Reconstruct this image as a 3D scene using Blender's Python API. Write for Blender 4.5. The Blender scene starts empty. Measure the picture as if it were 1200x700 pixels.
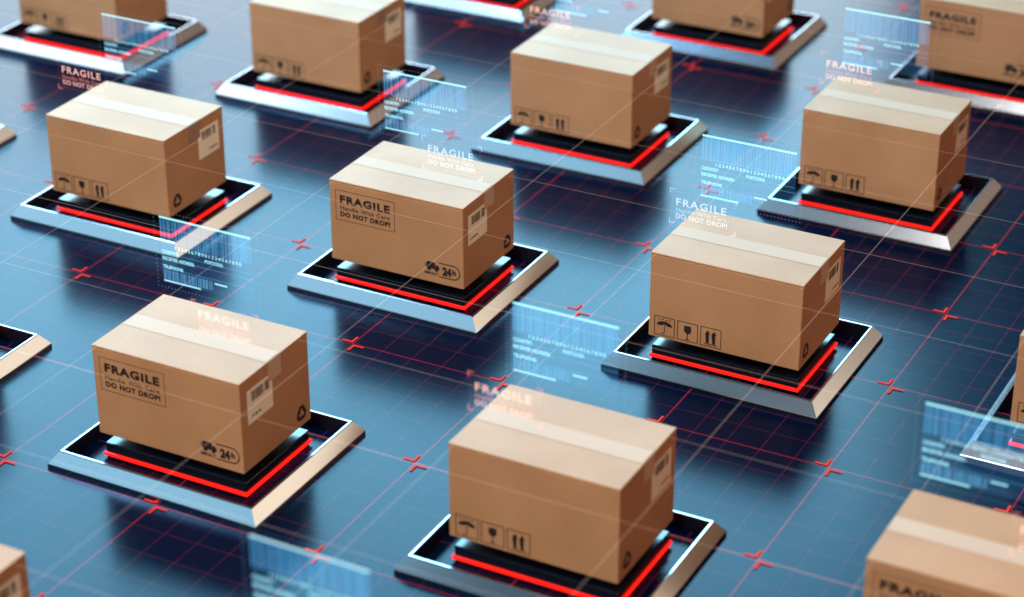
import bpy, bmesh, math, random
from mathutils import Vector, Matrix
random.seed(7)
C = bpy.context.scene.collection
SC = bpy.context.scene
S = 0.4                      # one unit below = the length of a carton = 0.4 m

# ------------------------------------------------------------------ camera
cam = bpy.data.cameras.new('camera'); camo = bpy.data.objects.new('camera', cam); C.objects.link(camo)
camo.location = (9.2325*S, -9.3415*S, 6.9869*S)
camo.rotation_euler = (math.radians(62.496), 0, math.radians(27.708))
cam.sensor_width = 36; cam.lens = 2686.1/1200*36
cam.clip_end = 200; cam.clip_start = .05
cam.dof.use_dof = True; cam.dof.focus_distance = 14.15*S; cam.dof.aperture_fstop = 1.6
SC.camera = camo

# ------------------------------------------------------------------ world, lamps, exposure
W = bpy.data.worlds.new('World'); SC.world = W; W.use_nodes = True
bg = W.node_tree.nodes['Background']; bg.inputs[0].default_value = (.10, .22, .42, 1); bg.inputs[1].default_value = .09

def area(name, loc, target, sx, sy, radiance, col):
    l = bpy.data.lights.new(name, 'AREA'); l.shape = 'RECTANGLE'; l.size = sx*S; l.size_y = sy*S
    l.color = col; l.energy = radiance*math.pi*sx*sy*S*S
    o = bpy.data.objects.new(name, l); C.objects.link(o)
    o.location = Vector(loc)*S
    d = Vector(target)-Vector(loc); o.rotation_euler = d.to_track_quat('-Z', 'Y').to_euler()
    return o
CEN = Vector((2.6, 2.6, .3))
def around(az, el, dist):    # az in degrees, 0 = +y, positive towards +x
    a, e = math.radians(az), math.radians(el)
    return CEN+Vector((math.sin(a)*math.cos(e), math.cos(a)*math.cos(e), math.sin(e)))*dist
area('softbox_back_low', around(-37, 15, 30), CEN, 26, 6.5, 9.3, (.74, .85, .93))
area('softbox_back_high', around(-38.4, 32.5, 30), CEN, 26, 11.5, 23.5, (.272, .675, .93))
area('softbox_key', around(172, 52, 17), CEN, 5, 5, 21.5, (1.0, .94, .90))
area('softbox_front_fill', around(174, 19, 18), CEN, 4, 4, 15.5, (.95, .95, 1.0))
area('softbox_warm_back', around(49.3, 17, 60), CEN, 28.8, 30, 2.3, (1.0, .79, .57))
area('softbox_warm_dim', around(24, 13, 60), CEN, 21, 26, .45, (1.0, .66, .46))
area('softbox_warm_side', around(100, 30, 14), CEN, 4, 4, 4.6, (1.0, .24, .05))
area('softbox_front_dim', around(-139.5, 29, 45), CEN, 21.5, 23, 1.6, (.38, .76, 1.0))
area('softbox_left_cool', (-7, -1, 6), (-1, 4, .5), 4, 4, 3.0, (.85, .94, 1.0))
area('fill_overhead_blue', (-4.5, 1.2, 9.5), (-1, 4, .5), 3, 3, 52, (.30, .60, 1.0))  # added blue fill that lifts and cools the fronts of the far cartons
SC.view_settings.view_transform = 'Standard'; SC.view_settings.look = 'None'
SC.view_settings.exposure = 0; SC.view_settings.gamma = 1; SC.view_settings.use_curve_mapping = False
SC.cycles.transparent_max_bounces = 32
SC.cycles.max_bounces = 8
SC.cycles.sample_clamp_indirect = 6
SC.cycles.use_adaptive_sampling = True; SC.cycles.adaptive_threshold = .02

# ------------------------------------------------------------------ materials
def mat(name):
    m = bpy.data.materials.new(name); m.use_nodes = True
    return m, m.node_tree, m.node_tree.nodes['Principled BSDF']
def plain(name, col, rough=.5, metal=0, spec=.5, emit=None, es=0):
    m, t, b = mat(name)
    b.inputs['Base Color'].default_value = (*col, 1); b.inputs['Roughness'].default_value = rough
    b.inputs['Metallic'].default_value = metal; b.inputs['Specular IOR Level'].default_value = spec
    if emit: b.inputs['Emission Color'].default_value = (*emit, 1); b.inputs['Emission Strength'].default_value = es
    return m
def glow(name, col, strength=1.0, veil=0.0):             # light drawn in the air: adds to what lies behind
    m = bpy.data.materials.new(name); m.use_nodes = True; t = m.node_tree; t.nodes.clear()
    o = t.nodes.new('ShaderNodeOutputMaterial'); a = t.nodes.new('ShaderNodeAddShader')
    e = t.nodes.new('ShaderNodeEmission'); r = t.nodes.new('ShaderNodeBsdfTransparent')
    e.inputs[0].default_value = (*col, 1); e.inputs[1].default_value = strength; r.inputs[0].default_value = (1-veil, 1-veil, 1-veil, 1)
    t.links.new(e.outputs[0], a.inputs[0]); t.links.new(r.outputs[0], a.inputs[1]); t.links.new(a.outputs[0], o.inputs[0])
    return m
def N(t, kind, **kw):
    n = t.nodes.new(kind)
    for k, v in kw.items(): setattr(n, k, v)
    return n

def cardboard_material():
    m, t, b = mat('cardboard'); L = t.links.new
    tc = N(t, 'ShaderNodeTexCoord'); oi = N(t, 'ShaderNodeObjectInfo')
    add = N(t, 'ShaderNodeVectorMath', operation='ADD'); L(tc.outputs['Object'], add.inputs[0]); L(oi.outputs['Location'], add.inputs[1])
    mp = N(t, 'ShaderNodeMapping'); L(add.outputs[0], mp.inputs[0])
    n1 = N(t, 'ShaderNodeTexNoise'); n1.inputs['Scale'].default_value = 6; n1.inputs['Detail'].default_value = 4; L(mp.outputs[0], n1.inputs[0])
    n2 = N(t, 'ShaderNodeTexNoise'); n2.inputs['Scale'].default_value = 420; n2.inputs['Detail'].default_value = 3; L(mp.outputs[0], n2.inputs[0])
    r = N(t, 'ShaderNodeValToRGB'); r.color_ramp.elements[0].color = (.455, .208, .086, 1); r.color_ramp.elements[1].color = (.53, .252, .110, 1)
    r.color_ramp.elements[0].position = .3; r.color_ramp.elements[1].position = .7; L(n1.outputs[0], r.inputs[0])
    r2 = N(t, 'ShaderNodeValToRGB'); r2.color_ramp.elements[0].color = (.86, .86, .86, 1); r2.color_ramp.elements[1].color = (1.06, 1.06, 1.06, 1)
    r2.color_ramp.elements[0].position = .25; r2.color_ramp.elements[1].position = .6; L(n2.outputs[0], r2.inputs[0])
    mx = N(t, 'ShaderNodeMix', data_type='RGBA', blend_type='MULTIPLY'); mx.inputs[0].default_value = 1
    L(r.outputs[0], mx.inputs[6]); L(r2.outputs[0], mx.inputs[7]); L(mx.outputs[2], b.inputs['Base Color'])
    # the flutes of the board just show through the liner
    wv = N(t, 'ShaderNodeTexWave', wave_type='BANDS', bands_direction='X'); wv.inputs['Scale'].default_value = 42; wv.inputs['Distortion'].default_value = .6
    L(tc.outputs['Object'], wv.inputs[0])
    ma = N(t, 'ShaderNodeMath', operation='MULTIPLY_ADD'); ma.inputs[1].default_value = .35; L(wv.outputs['Fac'], ma.inputs[0]); L(n2.outputs[0], ma.inputs[2])
    bp = N(t, 'ShaderNodeBump'); bp.inputs['Strength'].default_value = .10; bp.inputs['Distance'].default_value = .0006; L(ma.outputs[0], bp.inputs['Height'])
    L(bp.outputs[0], b.inputs['Normal'])
    b.inputs['Roughness'].default_value = .5; b.inputs['Specular IOR Level'].default_value = .15
    return m
M = {}
M['cardboard'] = cardboard_material()
M['tape'] = plain('packing_tape', (.59, .37, .235), .6, 0, .12)
M['paper'] = plain('label_paper', (.95, .76, .50), .55)
M['ink'] = plain('black_ink', (.022, .013, .010), .6, 0, .3)
M['ink_thin'] = plain('brown_black_ink', (.06, .030, .018), .6, 0, .3)

def metal_material():
    m, t, b = mat('brushed_steel'); L = t.links.new
    tc = N(t, 'ShaderNodeTexCoord'); n = N(t, 'ShaderNodeTexNoise'); n.inputs['Scale'].default_value = 9; n.inputs['Detail'].default_value = 4
    mp = N(t, 'ShaderNodeMapping'); mp.inputs['Scale'].default_value = (1, 1, 1); L(tc.outputs['Object'], mp.inputs[0]); L(mp.outputs[0], n.inputs[0])
    r = N(t, 'ShaderNodeMapRange'); r.inputs['To Min'].default_value = .172; r.inputs['To Max'].default_value = .178; L(n.outputs[0], r.inputs[0]); L(r.outputs[0], b.inputs['Roughness'])
    b.inputs['Base Color'].default_value = (.43, .44, .46, 1); b.inputs['Metallic'].default_value = 1
    return m
M['steel'] = metal_material()
M['black'] = plain('glossy_black_plate', (.006, .008, .014), .22, 0, .45)
M['pad'] = plain('matt_black_pad', (.008, .008, .010), .7, 0, .2)
M['red'] = plain('red_light_tube', (.10, .004, .003), .4, 0, .3, (1.0, .012, .006), 1.4)

def floor_material():
    m, t, b = mat('dark_glossy_floor'); L = t.links.new
    tc = N(t, 'ShaderNodeTexCoord')
    mp = N(t, 'ShaderNodeMapping'); mp.inputs['Scale'].default_value = (1, 14, 1); L(tc.outputs['Object'], mp.inputs[0])
    n = N(t, 'ShaderNodeTexNoise'); n.inputs['Scale'].default_value = 16; n.inputs['Detail'].default_value = 5; L(mp.outputs[0], n.inputs[0])
    n2 = N(t, 'ShaderNodeTexNoise'); n2.inputs['Scale'].default_value = 3; n2.inputs['Detail'].default_value = 6; L(tc.outputs['Object'], n2.inputs[0])
    ad = N(t, 'ShaderNodeMath', operation='ADD'); L(n.outputs[0], ad.inputs[0]); L(n2.outputs[0], ad.inputs[1])
    r = N(t, 'ShaderNodeMapRange'); r.inputs['From Max'].default_value = 2; r.inputs['To Min'].default_value = .17; r.inputs['To Max'].default_value = .27
    L(ad.outputs[0], r.inputs[0]); L(r.outputs[0], b.inputs['Roughness'])
    b.inputs['Base Color'].default_value = (.0004, .0042, .018, 1)
    b.inputs['Specular IOR Level'].default_value = .5; b.inputs['IOR'].default_value = 1.165
    b.inputs['Specular Tint'].default_value = (.45, .8, 1, 1)
    return m
M['floor'] = floor_material()
M['main_line'] = glow('red_floor_line', (1, .028, .030), .32)
M['fine_line'] = glow('faint_red_floor_line', (1, .06, .16), .075)
M['mark'] = plain('red_floor_mark', (.35, .015, .01), .8, 0, .05, (1, .050, .022), .66)
M['air_line'] = glow('pale_air_line', (1, .68, .52), .18)
M['holo_bar'] = glow('cyan_light', (.42, .88, 1.0), 1.1, .5)
M['holo_text'] = glow('pale_cyan_light', (.38, .86, 1), .95, .35)
M['holo_code'] = glow('blue_light', (.12, .52, 1), .34, .16)
M['holo_panel'] = glow('faint_blue_light', (.08, .46, 1), .075, .05)
M['holo_rule'] = glow('dim_cyan_light', (.18, .60, 1), .36, .25)
M['coral'] = glow('coral_light', (1, .50, .39), 1.0, .3)
M['coral_dim'] = glow('dim_coral_light', (1, .26, .21), .75, .3)
M['coral_faint'] = glow('faint_coral_light', (1, .16, .16), .12)
M['white'] = glow('white_light', (.95, 1, 1), .5, .15)
M['white_dim'] = glow('dim_white_light', (.85, .9, 1), .35)
M['white_faint'] = glow('faint_white_light', (.8, .7, .9), .10)

# ------------------------------------------------------------------ mesh helpers (all in units, scaled by S on build)
def link(name, me, parent=None, loc=None):
    o = bpy.data.objects.new(name, me); C.objects.link(o)
    if parent: o.parent = parent
    if loc: o.location = Vector(loc)*S
    return o
def mesh(name, bm, m, smooth=False):
    me = bpy.data.meshes.new(name)
    bmesh.ops.scale(bm, vec=(S, S, S), verts=bm.verts)
    bm.to_mesh(me); bm.free(); me.materials.append(m)
    if smooth:
        for p in me.polygons: p.use_smooth = True
    return me
def box_bm(x0, x1, y0, y1, z0, z1, bev=0, seg=2):
    bm = bmesh.new(); bmesh.ops.create_cube(bm, size=1)
    for v in bm.verts: v.co = Vector(((x0+x1)/2+v.co.x*(x1-x0), (y0+y1)/2+v.co.y*(y1-y0), (z0+z1)/2+v.co.z*(z1-z0)))
    if bev: bmesh.ops.bevel(bm, geom=bm.edges[:], offset=bev, segments=seg, profile=.6, affect='EDGES')
    return bm
class Flat:
    """flat shapes in a local (u, v) plane, put on a face by a matrix"""
    def __init__(s): s.bm = bmesh.new()
    def poly(s, pts):
        vs = [s.bm.verts.new((p[0], p[1], 0)) for p in pts]
        s.bm.faces.new(vs); return s
    def rect(s, u0, u1, v0, v1): return s.poly([(u0, v0), (u1, v0), (u1, v1), (u0, v1)])
    def disc(s, u, v, r, n=12): return s.poly([(u+r*math.cos(2*math.pi*k/n), v+r*math.sin(2*math.pi*k/n)) for k in range(n)])
    def stroke(s, pts, w, closed=False):
        n = len(pts); P = [Vector(p) for p in pts]; ls, rs = [], []
        for k in range(n):
            a = P[k-1] if (k or closed) else None; c = P[(k+1) % n] if (k < n-1 or closed) else None
            d1 = (P[k]-a).normalized() if a is not None else None; d2 = (c-P[k]).normalized() if c is not None else None
            if d1 is None: d1 = d2
            if d2 is None: d2 = d1
            n1 = Vector((-d1.y, d1.x)); n2 = Vector((-d2.y, d2.x)); mm = (n1+n2)
            mm = mm.normalized() if mm.length > 1e-6 else n1
            k_ = w/2/max(.35, mm.dot(n1))
            ls.append(s.bm.verts.new((*(P[k]+mm*k_), 0))); rs.append(s.bm.verts.new((*(P[k]-mm*k_), 0)))
        for k in range(n if closed else n-1):
            j = (k+1) % n; s.bm.faces.new((rs[k], rs[j], ls[j], ls[k]))
        return s
    def frame(s, u0, u1, v0, v1, w): return s.stroke([(u0, v0), (u1, v0), (u1, v1), (u0, v1)], w, True)
    def text(s, txt, u0, u1, v0, v1, bold=0, space=1.0):
        cu = bpy.data.curves.new('text', 'FONT'); cu.body = txt; cu.offset = bold; cu.space_character = space; cu.resolution_u = 3; cu.fill_mode = 'FRONT'
        ob = bpy.data.objects.new('text', cu); C.objects.link(ob)
        dg = bpy.context.evaluated_depsgraph_get(); me = bpy.data.meshes.new_from_object(ob.evaluated_get(dg))
        bpy.data.objects.remove(ob); bpy.data.curves.remove(cu)
        xs = [v.co.x for v in me.vertices]; ys = [v.co.y for v in me.vertices]
        ax, bx, ay, by = min(xs), max(xs), min(ys), max(ys)
        for v in me.vertices: v.co = (u0+(v.co.x-ax)/(bx-ax)*(u1-u0), v0+(v.co.y-ay)/(by-ay)*(v1-v0), 0)
        s.bm.from_mesh(me); bpy.data.meshes.remove(me); return s
    def done(s, name, m, M4):
        bmesh.ops.triangulate(s.bm, faces=[f for f in s.bm.faces if len(f.verts) > 4])
        s.bm.transform(M4); return mesh(name, s.bm, m)
def face_matrix(origin, u, v):
    u, v = Vector(u), Vector(v); n = u.cross(v)
    return Matrix.Translation(origin) @ Matrix((u, v, n)).transposed().to_4x4()
def thing(name, label, cat, loc, rz=0, group=None):
    o = bpy.data.objects.new(name, None); C.objects.link(o); o.location = Vector(loc)*S; o.rotation_euler = (0, 0, rz)
    o.empty_display_size = .05
    o['label'] = label; o['category'] = cat
    if group: o['group'] = group
    return o

# ------------------------------------------------------------------ the setting: floor with its drawn grid
PX, PY = 2.3156, 2.5536      # pitch of the platforms
G0X, G0Y, GP = 3.46, .443, 1.069
me = bpy.data.meshes.new('floor')
R = 60*S; me.from_pydata([(-R, -R, 0), (R, -R, 0), (R, R, 0), (-R, R, 0)], [], [(0, 1, 2, 3)]); me.materials.append(M['floor'])
floor = link('floor', me); floor['kind'] = 'structure'
cells = [(-1, 1), (-1, 2), (0, 0), (0, 1), (0, 2), (0, 3), (1, -1), (1, 0), (1, 1), (1, 2), (1, 3), (2, 0), (2, 1), (2, 2), (2, 3), (3, 0), (3, 1)]
def strips(pairs, w, z, along):
    bm = bmesh.new()
    for c, a, b in pairs:
        q = [(c-w/2, a), (c+w/2, a), (c+w/2, b), (c-w/2, b)]
        if along == 'x': q = [(y, x) for x, y in q][::-1]
        bm.faces.new([bm.verts.new((x, y, z)) for x, y in q])
    return bm
KX, KY = range(-7, 5), range(-4, 9)
bm = strips([(G0X+k*GP/5, -5, 11) for k in range(-36, 24) if k % 5], .0055, .0022, 'y')
o = link('fine_grid', mesh('fine_grid', bm, M['fine_line']), floor); o['kind'] = 'stuff'
bm = strips([(G0Y+k*GP/5, -5, 9) for k in range(-22, 44) if k % 5], .0050, .0026, 'x')
o = link('fine_grid', mesh('fine_grid', bm, M['fine_line']), floor); o['kind'] = 'stuff'
for k in KX: link('grid_line', mesh('grid_line', strips([(G0X+k*GP, -5, 11)], .0076, .0040, 'y'), M['main_line']), floor)
for k in KY: link('grid_line', mesh('grid_line', strips([(G0Y+k*GP, -5, 9)], .0072, .0044, 'x'), M['main_line']), floor)
def bracket_mesh(sgn):
    f = Flat().stroke([(-.090*sgn, .0195*sgn), (-.0175*sgn, .0195*sgn), (-.0175*sgn, .088*sgn)], .0135)
    return f.done('corner_mark', M['mark'], Matrix.Translation((0, 0, .0056)))
bms = (bracket_mesh(1), bracket_mesh(-1))
FW = camo.rotation_euler.to_matrix()
def seen(p, mx=60):
    v = FW.transposed() @ (Vector(p)*S-camo.location)
    if v.z > -.1: return False
    u, w = 600+2686*v.x/-v.z, 350-2686*v.y/-v.z
    return -mx < u < 1200+mx and -mx < w < 700+mx
for i in KX:
    for j in KY:
        x, y = G0X+i*GP, G0Y+j*GP
        if not seen((x, y, 0), 30): continue
        for b in bms: link('corner_mark', b, floor, (x, y, 0))

# ------------------------------------------------------------------ platforms
Z0 = .025
def frame_mesh():
    prof = [(.7155, .5895, 0), (.7155, .5895, .021), (.713, .587, .0265), (.6615, .5375, .098), (.6560, .5320, .102), (.6485, .5245, .102), (.645, .521, .099), (.645, .521, 0)]
    bm = bmesh.new(); rings = []
    for x, y, z in prof: rings.append([bm.verts.new(p) for p in ((-x, -y, z), (x, -y, z), (x, y, z), (-x, y, z))])
    for a, b in zip(rings, rings[1:]):
        for k in range(4):
            j = (k+1) % 4; bm.faces.new((a[k], a[j], b[j], b[k]))
    es = [e for e in bm.edges if (e.verts[0].co-e.verts[1].co).z != 0 and abs(abs(e.verts[0].co.x)-abs(e.verts[1].co.x)) > .002 and abs(abs(e.verts[0].co.x)-abs(e.verts[1].co.x)) < .05 and
          e.verts[0].co.x*e.verts[1].co.x > 0 and e.verts[0].co.y*e.verts[1].co.y > 0]
    bm.faces.ensure_lookup_table()
    for f in bm.faces[-4:]: f.material_index = 1
    return bm
plat_frame = mesh('frame', frame_mesh(), M['steel']); plat_frame.materials.append(M['black'])
plat_slab = mesh('slab', box_bm(-.487, .487, -.333, .333, .001, .100, .008, 4), M['black'])
def strip_mesh():
    bm = bmesh.new(); ring = []
    for x, y, z in ((.489, .335, .015), (.498, .344, .019), (.498, .344, .037), (.489, .335, .041)):
        ring.append([bm.verts.new(p) for p in ((-x, -y, z), (x, -y, z), (x, y, z), (-x, y, z))])
    for a, b in zip(ring, ring[1:]+ring[:1]):
        for k in range(4):
            j = (k+1) % 4; bm.faces.new((a[k], a[j], b[j], b[k]))
    return bm
plat_strip = mesh('light_strip', strip_mesh(), M['red'])
plat_pad = mesh('riser', box_bm(-.24, .24, -.12, .12, .0985, .175, .004, 1), M['pad'])

# ------------------------------------------------------------------ cartons
BW, BH = .7015, .5792
HX, HY = .5, BW/2
B0 = .15+Z0                   # height of the carton's underside
def carton_parts():
    out = []
    out.append(('body', mesh('body', box_bm(-HX, HX, -HY, HY, 0, BH-.0135, .007, 3), M['cardboard']), None))
    for sgn in (-1, 1):
        y0, y1 = sorted((sgn*.003, sgn*(HY+.0006)))
        out.append(('flap', mesh('flap', box_bm(-HX-.0006, HX+.0006, y0, y1, BH-.0130, BH, .0045, 2), M['cardboard']), None))
    # tape: over the seam and down both ends
    bm = bmesh.new(); e = .0022; prof = [(-HX-e, .452), (-HX-e, BH-.004), (-HX+.006, BH+.0016), (HX-.006, BH+.0016), (HX+e, BH-.004), (HX+e, .452)]
    rows = [[bm.verts.new((x, y, z)) for y in (-.068, .068)] for x, z in prof]
    for a, b in zip(rows, rows[1:]): bm.faces.new((a[0], b[0], b[1], a[1]))
    bmesh.ops.solidify(bm, geom=bm.faces[:], thickness=.0012)
    out.append(('packing_tape', mesh('packing_tape', bm, M['tape']), None))
    fr = face_matrix((0, -HY-.0012, 0), (1, 0, 0), (0, 0, 1)); bk = face_matrix((0, HY+.0012, 0), (-1, 0, 0), (0, 0, 1))
    er = face_matrix((HX+.0012, 0, 0), (0, 1, 0), (0, 0, 1)); el = face_matrix((-HX-.0012, 0, 0), (0, -1, 0), (0, 0, 1))
    # FRAGILE stamp
    f = Flat().frame(-.453, -.008, .301, .514, .0035)
    f2 = Flat().text('FRAGILE', -.421, -.041, .424, .482, .054, 1.18); f4 = Flat().text('DO NOT DROP!', -.421, -.042, .327, .364, .052, 1.12)
    f3 = Flat().text('Handle With Care', -.421, -.045, .376, .408, .020, 1.1)
    out.append(('fragile_stamp', f.done('stamp_border', M['ink_thin'], fr), [('fragile_word', f2.done('fragile_word', M['ink'], fr)), ('handle_with_care_line', f3.done('handle_with_care_line', M['ink_thin'], fr)),
                ('do_not_drop_line', f4.done('do_not_drop_line', M['ink'], fr))]))
    # 24 h delivery mark
    f = Flat().poly([(.222, .100), (.290, .100), (.290, .143), (.282, .150), (.236, .150), (.226, .143)])
    f.poly([(.2915, .100), (.322, .100), (.322, .116), (.310, .132), (.2915, .132)])
    for u in (.245, .300): f.disc(u, .096, .0125)
    f.rect(.206, .220, .128, .1325).rect(.211, .220, .116, .1205)
    f4 = Flat().text('IMPACT', .212, .318, .056, .077, .030, 1.0)
    f2 = Flat().text('24', .344, .412, .068, .132, .065, 1.0).text('h', .419, .445, .086, .126, .05); f3 = Flat()
    arc = [(.320, .153)]+[(.425+.048*math.cos(a), .104+.049*math.sin(a)) for a in [math.radians(90-15*k) for k in range(13)]]+[(.320, .055)]
    f3.stroke(arc, .0075)
    out.append(('delivery_mark', f3.done('pill_outline', M['ink'], fr), [('van_symbol', f.done('van_symbol', M['ink'], fr)), ('impact_word', f4.done('impact_word', M['ink'], fr)), ('hours_figure', f2.done('hours_figure', M['ink'], fr))]))
    # handling symbols on the other long side
    for k, u0 in enumerate((-.460, -.304, -.148)):
        u1, v0, v1 = u0+.135, .022, .150; uc = (u0+u1)/2
        f = Flat()
        if k == 0:
            top = [(uc+.052*math.cos(a), .090+.031*math.sin(a)) for a in [math.radians(10*q) for q in range(19)]]
            bot = []
            for c in range(3):
                x0 = uc-.052+c*.104/3
                bot += [(x0+.104/3*q/4, .090+.010*math.sin(math.pi*q/4)) for q in range(1 if c else 1, 5)]
            f.poly(top+bot[:-1])
            f.rect(uc-.0025, uc+.0025, .046, .096)
            f.stroke([(uc, .047)]+[(uc-.011+.011*math.cos(a), .044+.011*math.sin(a)) for a in [math.radians(-20*q) for q in range(9)]], .0055)
            for du, dv in ((-.036, .131), (-.013, .134), (.012, .129), (.034, .132)): f.disc(uc+du, dv, .0052, 8)
        elif k == 1:
            f.poly([(uc-.022, .128), (uc-.025, .095), (uc-.018, .080), (uc-.005, .071), (uc+.005, .071), (uc+.018, .080), (uc+.025, .095), (uc+.022, .128), (uc+.012, .124), (uc+.006, .129), (uc-.004, .125)])
            f.rect(uc-.003, uc+.003, .036, .072); f.poly([(uc-.020, .031), (uc+.020, .031), (uc+.004, .039), (uc-.004, .039)])
        else:
            for du in (-.021, .021):
                f.poly([(uc+du-.009, .042), (uc+du+.009, .042), (uc+du+.009, .106), (uc+du+.017, .106), (uc+du, .133), (uc+du-.017, .106), (uc+du-.009, .106)])
            f.rect(uc-.042, uc+.042, .034, .0395)
        g = Flat().frame(u0, u1, v0, v1, .0050)
        out.append(('handling_symbol', f.done('handling_symbol', M['ink'], bk), [('symbol_border', g.done('symbol_border', M['ink_thin'], bk))]))
    # address label + recycling mark on each end
    for end, mtx in ((1, er), (-1, el)):
        u0, u1 = (-.285, -.030) if end == 1 else (.040, .290)
        f = Flat().rect(u0, u1, .283, .500)
        if end == 1: f = Flat().poly([(u0, .283), (u1, .283), (u1, .500), (u0, .500)])
        codes = Flat(); u = u0+.045; rnd = random.Random(3)
        for k in range(26):
            w = rnd.choice((.0035, .0035, .0055, .009)); gap = rnd.choice((.0028, .0028, .005))
            if k == 12: gap = .016
            if u+w > u1-.030: break
            codes.rect(u, u+w, .415, .478); u += w+gap
        ta = u0+.03 if end == 1 else u1-.125; ref = Flat()
        for k in range(7):
            ref.rect(ta+k*.0155, ta+k*.0155+.010+.003*(k % 2), .316+.003*(k % 3), .328+.004*(k % 2))
        lift = Matrix.Translation((.0005*end, 0, 0))
        out.append(('shipping_label', f.done('shipping_label', M['paper'], mtx), [('barcode', codes.done('barcode', M['ink'], lift @ mtx)), ('reference_line', ref.done('reference_line', M['ink'], lift @ mtx))]))
        uc, vc = (.252, .088) if end == 1 else (-.245, .092)
        # three folded arrows chasing one another round a triangle
        f = Flat(); c = Vector((uc, vc)); q = .0205
        V = [c+Vector((math.cos(math.radians(90+120*k)), math.sin(math.radians(90+120*k))))*.062 for k in range(3)]
        for k in range(3):
            A, B, Z = V[k], V[k-1], V[k-2]
            ab = (B-A).normalized(); az = (Z-A).normalized(); cut = .026
            s0 = A+az*.060; s1 = A+az*cut; s2 = A+ab*cut; tip = A+ab*.073
            f.stroke([s0, s1, s2, A+ab*.050], q)
            n = Vector((-ab.y, ab.x)); b0 = A+ab*.048; f.poly([b0+n*.020, b0-n*.020, tip] if n.x*ab.y-n.y*ab.x < 0 else [b0-n*.020, b0+n*.020, tip])
        out.append(('recycling_mark', f.done('recycling_mark', M['ink'], mtx), None))
    return out
CART = carton_parts()

TYPE1 = {(1, 1), (1, 0), (2, 3), (3, 0), (1, 3), (-1, 1), (0, 3)}      # fragile side to the front; the rest stand turned round
under = {
 (-1, 1): 'with only one corner in view at the side edge above the middle', (-1, 2): 'under the blurred symbol carton in the upper corner', (0, 0): 'cut off at the side edge below the middle, box out of view',
 (0, 1): 'under the carton whose front corner meets a dark barcode projection', (0, 2): 'under the symbol carton cut by the top edge', (0, 3): 'at the top edge with its box out of view',
 (1, -1): 'hidden under the carton in the lower corner', (1, 0): 'under the largest carton stamped FRAGILE', (1, 1): 'under the FRAGILE carton in the middle',
 (1, 2): 'under the symbol carton behind the middle FRAGILE carton', (1, 3): 'under the half-hidden 24 h carton at the top edge', (2, 0): 'under the largest symbol carton at the bottom edge',
 (2, 1): 'under the symbol carton with white FRAGILE lettering above', (2, 2): 'under the symbol carton before the blurred FRAGILE corner carton', (2, 3): 'under the far FRAGILE carton in the upper corner',
 (3, 0): 'hidden under the blurred FRAGILE carton in the lower corner', (3, 1): 'cut off at the side edge, crossed by a blurred barcode projection'}
boxlabel = {
 (-1, 2): 'blurred carton with handling symbols in the upper corner, barcode projection across its end',
 (0, 1): 'carton with handling symbols whose platform corner is crossed by a dark blue barcode projection',
 (0, 2): 'carton with handling symbols cut by the top edge, barcode projection beside its recycling mark',
 (1, -1): 'near carton of which only the top and labelled end show in the lower corner',
 (1, 0): 'largest whole carton stamped FRAGILE, coral lettering glowing over its tape',
 (1, 1): 'cardboard carton stamped FRAGILE with 24 h mark, standing in the middle of the photo',
 (1, 2): 'whole carton with handling symbols directly behind the middle FRAGILE carton',
 (1, 3): 'carton showing only its lower half with a 24 h mark at the top edge',
 (2, 0): 'largest whole carton, three handling symbols on its side, at the bottom edge',
 (2, 1): 'sharp carton with handling symbols under white FRAGILE lettering',
 (2, 2): 'carton with handling symbols before the blurred FRAGILE carton in the upper corner',
 (2, 3): 'blurred far carton stamped FRAGILE with 24 h mark, cut off by the upper corner',
 (3, 0): 'blurred near carton stamped FRAGILE, cut off by the lower corner',
 (3, 1): 'carton of which only a strip with the umbrella symbol shows at the side edge',
 (-1, 1): 'carton out of view beyond the side edge, on the upper of two cut platforms', (0, 0): 'carton out of view beyond the side edge, on the lower of two cut platforms',
 (0, 3): 'carton out of view above the top edge, on the cut platform there'}
def put_children(root, items):
    for name, me, kids in items:
        o = link(name, me, root)
        for kn, km in (kids or []):
            c = link(kn, km, o)
            if kn in ('barcode', 'reference_line'): c['kind'] = 'stuff'
for (i, j) in cells:
    x, y = i*PX+.002, j*PY+.006
    t = thing('display_platform', 'steel platform '+under[(i, j)], 'platform', (x, y, 0), 0, 'lit platforms in rows on the floor')
    put_children(t, [('frame', plat_frame, None), ('slab', plat_slab, None), ('light_strip', plat_strip, None), ('riser', plat_pad, None)])
    b = thing('cardboard_box', boxlabel[(i, j)], 'box', (i*PX, j*PY, B0), 0 if (i, j) in TYPE1 else math.pi, 'cardboard cartons on the platforms')
    put_children(b, CART)

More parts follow.
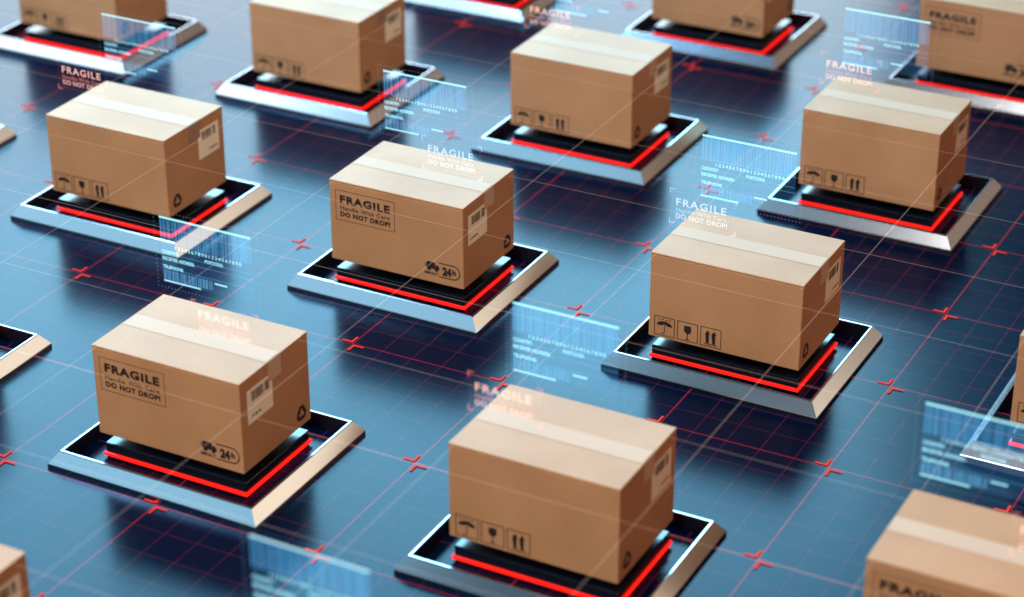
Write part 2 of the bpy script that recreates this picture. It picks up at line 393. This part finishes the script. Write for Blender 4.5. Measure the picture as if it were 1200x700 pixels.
# ------------------------------------------------------------------ light lines hanging in the air, level just under the tops of the cartons
t = thing('projected_grid', 'thin pale lines of light crossing in the air between the boxes', 'light grid', (0, 0, .722+Z0))
def spans(a, b, holes):
    out = []; cur = a
    for h0, h1 in sorted(holes):
        if h1 < cur: continue
        out.append((cur, h0)); cur = h1
    out.append((cur, b)); return out
def tube_bm(p, q, r):
    bm = bmesh.new(); d = (Vector(q)-Vector(p)).normalized(); s = Vector((0, 0, 1)); u = d.cross(s).normalized()
    A = [Vector(p)+v*r for v in (u, s, -u, -s)]; B = [Vector(q)+v*r for v in (u, s, -u, -s)]
    va = [bm.verts.new(v) for v in A]; vb = [bm.verts.new(v) for v in B]
    for k in range(4): bm.faces.new((va[k], va[(k+1) % 4], vb[(k+1) % 4], vb[k]))
    return bm
def multi(segs, along, c):
    bm = bmesh.new()
    for a, b in segs:
        p, q = ((c, a, 0), (c, b, 0)) if along == 'y' else ((a, c, 0), (b, c, 0))
        d = .0034
        o1, o2 = ((d, 0, 0), (0, 0, 0)) if along == 'y' else ((0, d, 0), (0, 0, 0))
        v = [bm.verts.new(Vector(p)-Vector(o1)), bm.verts.new(Vector(q)-Vector(o1)), bm.verts.new(Vector(q)+Vector(o1)), bm.verts.new(Vector(p)+Vector(o1))]
        bm.faces.new(v)
    return bm
for k in range(-4, 9):
    x = (.299+.5*k)*PX
    link('light_line', mesh('light_line', multi([(-4, 10)], 'y', x), M['air_line']), t)
for k in range(-7, 8):
    y = (.765+k/3)*PY
    holes = [(i*PX-.51, i*PX+.51) for i in range(-2, 5) for j in range(-2, 5) if abs(y-j*PY) < HY+.01]
    for sp in spans(-4, 8.5, holes): link('light_line', mesh('light_line', multi([sp], 'x', y), M['air_line']), t)

# ------------------------------------------------------------------ holograms
ZH = Z0
vert = face_matrix((0, 0, 0), (1, 0, 0), (0, 0, 1))
def barcode_parts():
    out = []; rnd = random.Random(11)
    out.append(('panel', Flat().rect(-.478, .160, .83, 1.245).done('panel', M['holo_panel'], Matrix.Translation((0, .002, 0)) @ vert)))
    out.append(('top_bar', Flat().rect(-.474, .157, 1.244, 1.258).done('top_bar', M['holo_bar'], vert)))
    f = Flat(); u = -.472
    while u < .150:
        w = rnd.choice((.003, .005, .008, .012, .018)); f.rect(u, min(u+w, .153), 1.085, 1.238); u += w+rnd.choice((.003, .004, .005, .008))
    out.append(('barcode', f.done('barcode', M['holo_code'], vert)))
    out.append(('digit_row', Flat().text('12345678901234567890', -.375, .086, 1.056, 1.080, .02, 1.25).done('digit_row', M['holo_text'], vert)))
    for tx, u0, u1, v0, v1 in (('COUNTRY:', -.470, -.355, 1.018, 1.042), ('RECEIVER ADDRESS:', -.470, -.245, .976, .999), ('POSTCODE:', -.170, -.042, 1.018, 1.041), ('TELEPHONE:', -.470, -.326, .921, .944)):
        out.append(('field_name', Flat().text(tx, u0, u1, v0, v1, .045, 1.05).done('field_name', M['holo_text'], vert)))
    for u0, v0 in ((-.350, 1.019), (-.245, .983), (-.326, .922)):
        out.append(('rule_line', Flat().rect(u0, .158, v0, v0+.0035).done('rule_line', M['holo_rule'], vert)))
    f = Flat(); u = -.468
    while u < -.125:
        w = rnd.choice((.005, .008, .013, .018)); f.rect(u, u+w, .850, .912); u += w+rnd.choice((.004, .006, .009))
    out.append(('small_barcode', f.done('small_barcode', M['holo_rule'], vert)))
    for u0, u1, v0 in ((-.470, -.210, .834), (-.110, -.022, .893)):
        out.append(('caption_bar', Flat().rect(u0, u1, v0, v0+.012).done('caption_bar', M['holo_text'], vert)))
    f = Flat(); a, b, c, d = -.513, .203, .795, 1.288; n = 30
    for k in range(n+1):
        for v in (c, d): f.disc(a+(b-a)*k/n, v, .0036, 6)
    for k in range(1, 20):
        for u in (a, b): f.disc(u, c+(d-c)*k/20, .0036, 6)
    out.append(('dotted_border', f.done('dotted_border', M['holo_rule'], vert)))
    return out
BC = barcode_parts()
def fragile_parts(main, dim, faint):
    f1 = Flat().text('FRAGILE', .041, .369, 1.042, 1.092, .020, 1.22); f5 = Flat().text('DO NOT DROP!', .041, .378, .957, .990, .016, 1.08)
    out = []
    f2 = Flat().text('Handle With Care', .041, .372, 1.002, 1.028, .006, 1.15)
    u0, u1, v0, v1, a = 0, .431, .920, 1.148, .030
    for (u, su) in ((u0, 1), (u1, -1)):
        for (v, sv) in ((v0, 1), (v1, -1)): out.append(('corner_bracket', Flat().stroke([(u+a*su, v), (u, v), (u, v+a*sv)], .006).done('corner_bracket', dim, vert)))
    f4 = Flat().frame(.012, .419, .932, 1.136, .003)
    return out+[('fragile_word', f1.done('fragile_word', main, vert)), ('handle_with_care_line', f2.done('handle_with_care_line', dim, vert)),
            ('do_not_drop_line', f5.done('do_not_drop_line', main, vert)), ('thin_border', f4.done('thin_border', faint, vert))]
FRW = fragile_parts(M['white'], M['white_dim'], M['white_faint']); FRC = fragile_parts(M['coral'], M['coral_dim'], M['coral_faint'])
bcplace = {
 (0, 1): 'across the end of the carton in the upper corner', (1, 0): 'over a platform corner, darkest and sharpest of all', (1, 1): 'just behind the middle FRAGILE carton',
 (1, 2): 'at the top edge, almost wholly out of view', (2, -1): 'at the bottom edge, bright and very blurred', (2, 0): 'behind the largest symbol carton at the bottom edge',
 (2, 1): 'next to white FRAGILE lettering, its text the sharpest', (2, 2): 'overlapping the FRAGILE carton in the upper corner', (3, 0): 'blurred, over a platform at the side edge'}
for (i, j), w in bcplace.items():
    h = thing('barcode_hologram', 'blue barcode projection '+w, 'hologram', (i*PX, j*PY+.33, ZH), 0, 'blue barcode holograms')
    for n, me in BC:
        o = link(n, me, h)
        if n in ('barcode', 'small_barcode', 'digit_row', 'dotted_border'): o['kind'] = 'stuff'
frplace = {
 (0, 1): 'on dark floor behind the carton crossed by a barcode', (1, 0): 'over the tape of the largest FRAGILE carton', (1, 1): 'over the top of the middle FRAGILE carton',
 (1, 2): 'cut by the top edge of the photo', (2, 0): 'half behind the largest symbol carton at the bottom edge', (2, 1): 'over the sharp symbol carton',
 (2, 2): 'on pale floor below the uppermost barcode projection', (3, 0): 'cut by the side edge over the near corner carton'}
for (i, j), w in frplace.items():
    white = (i, j) in ((1, 1), (2, 1)); dx = .17 if (i, j) in TYPE1 else -.415
    h = thing('fragile_hologram', ('white' if white else 'coral')+' FRAGILE projection '+w, 'hologram', (i*PX+dx, j*PY-.28, ZH), 0, 'floating FRAGILE holograms')
    for n, me in (FRW if white else FRC): link(n, me, h)
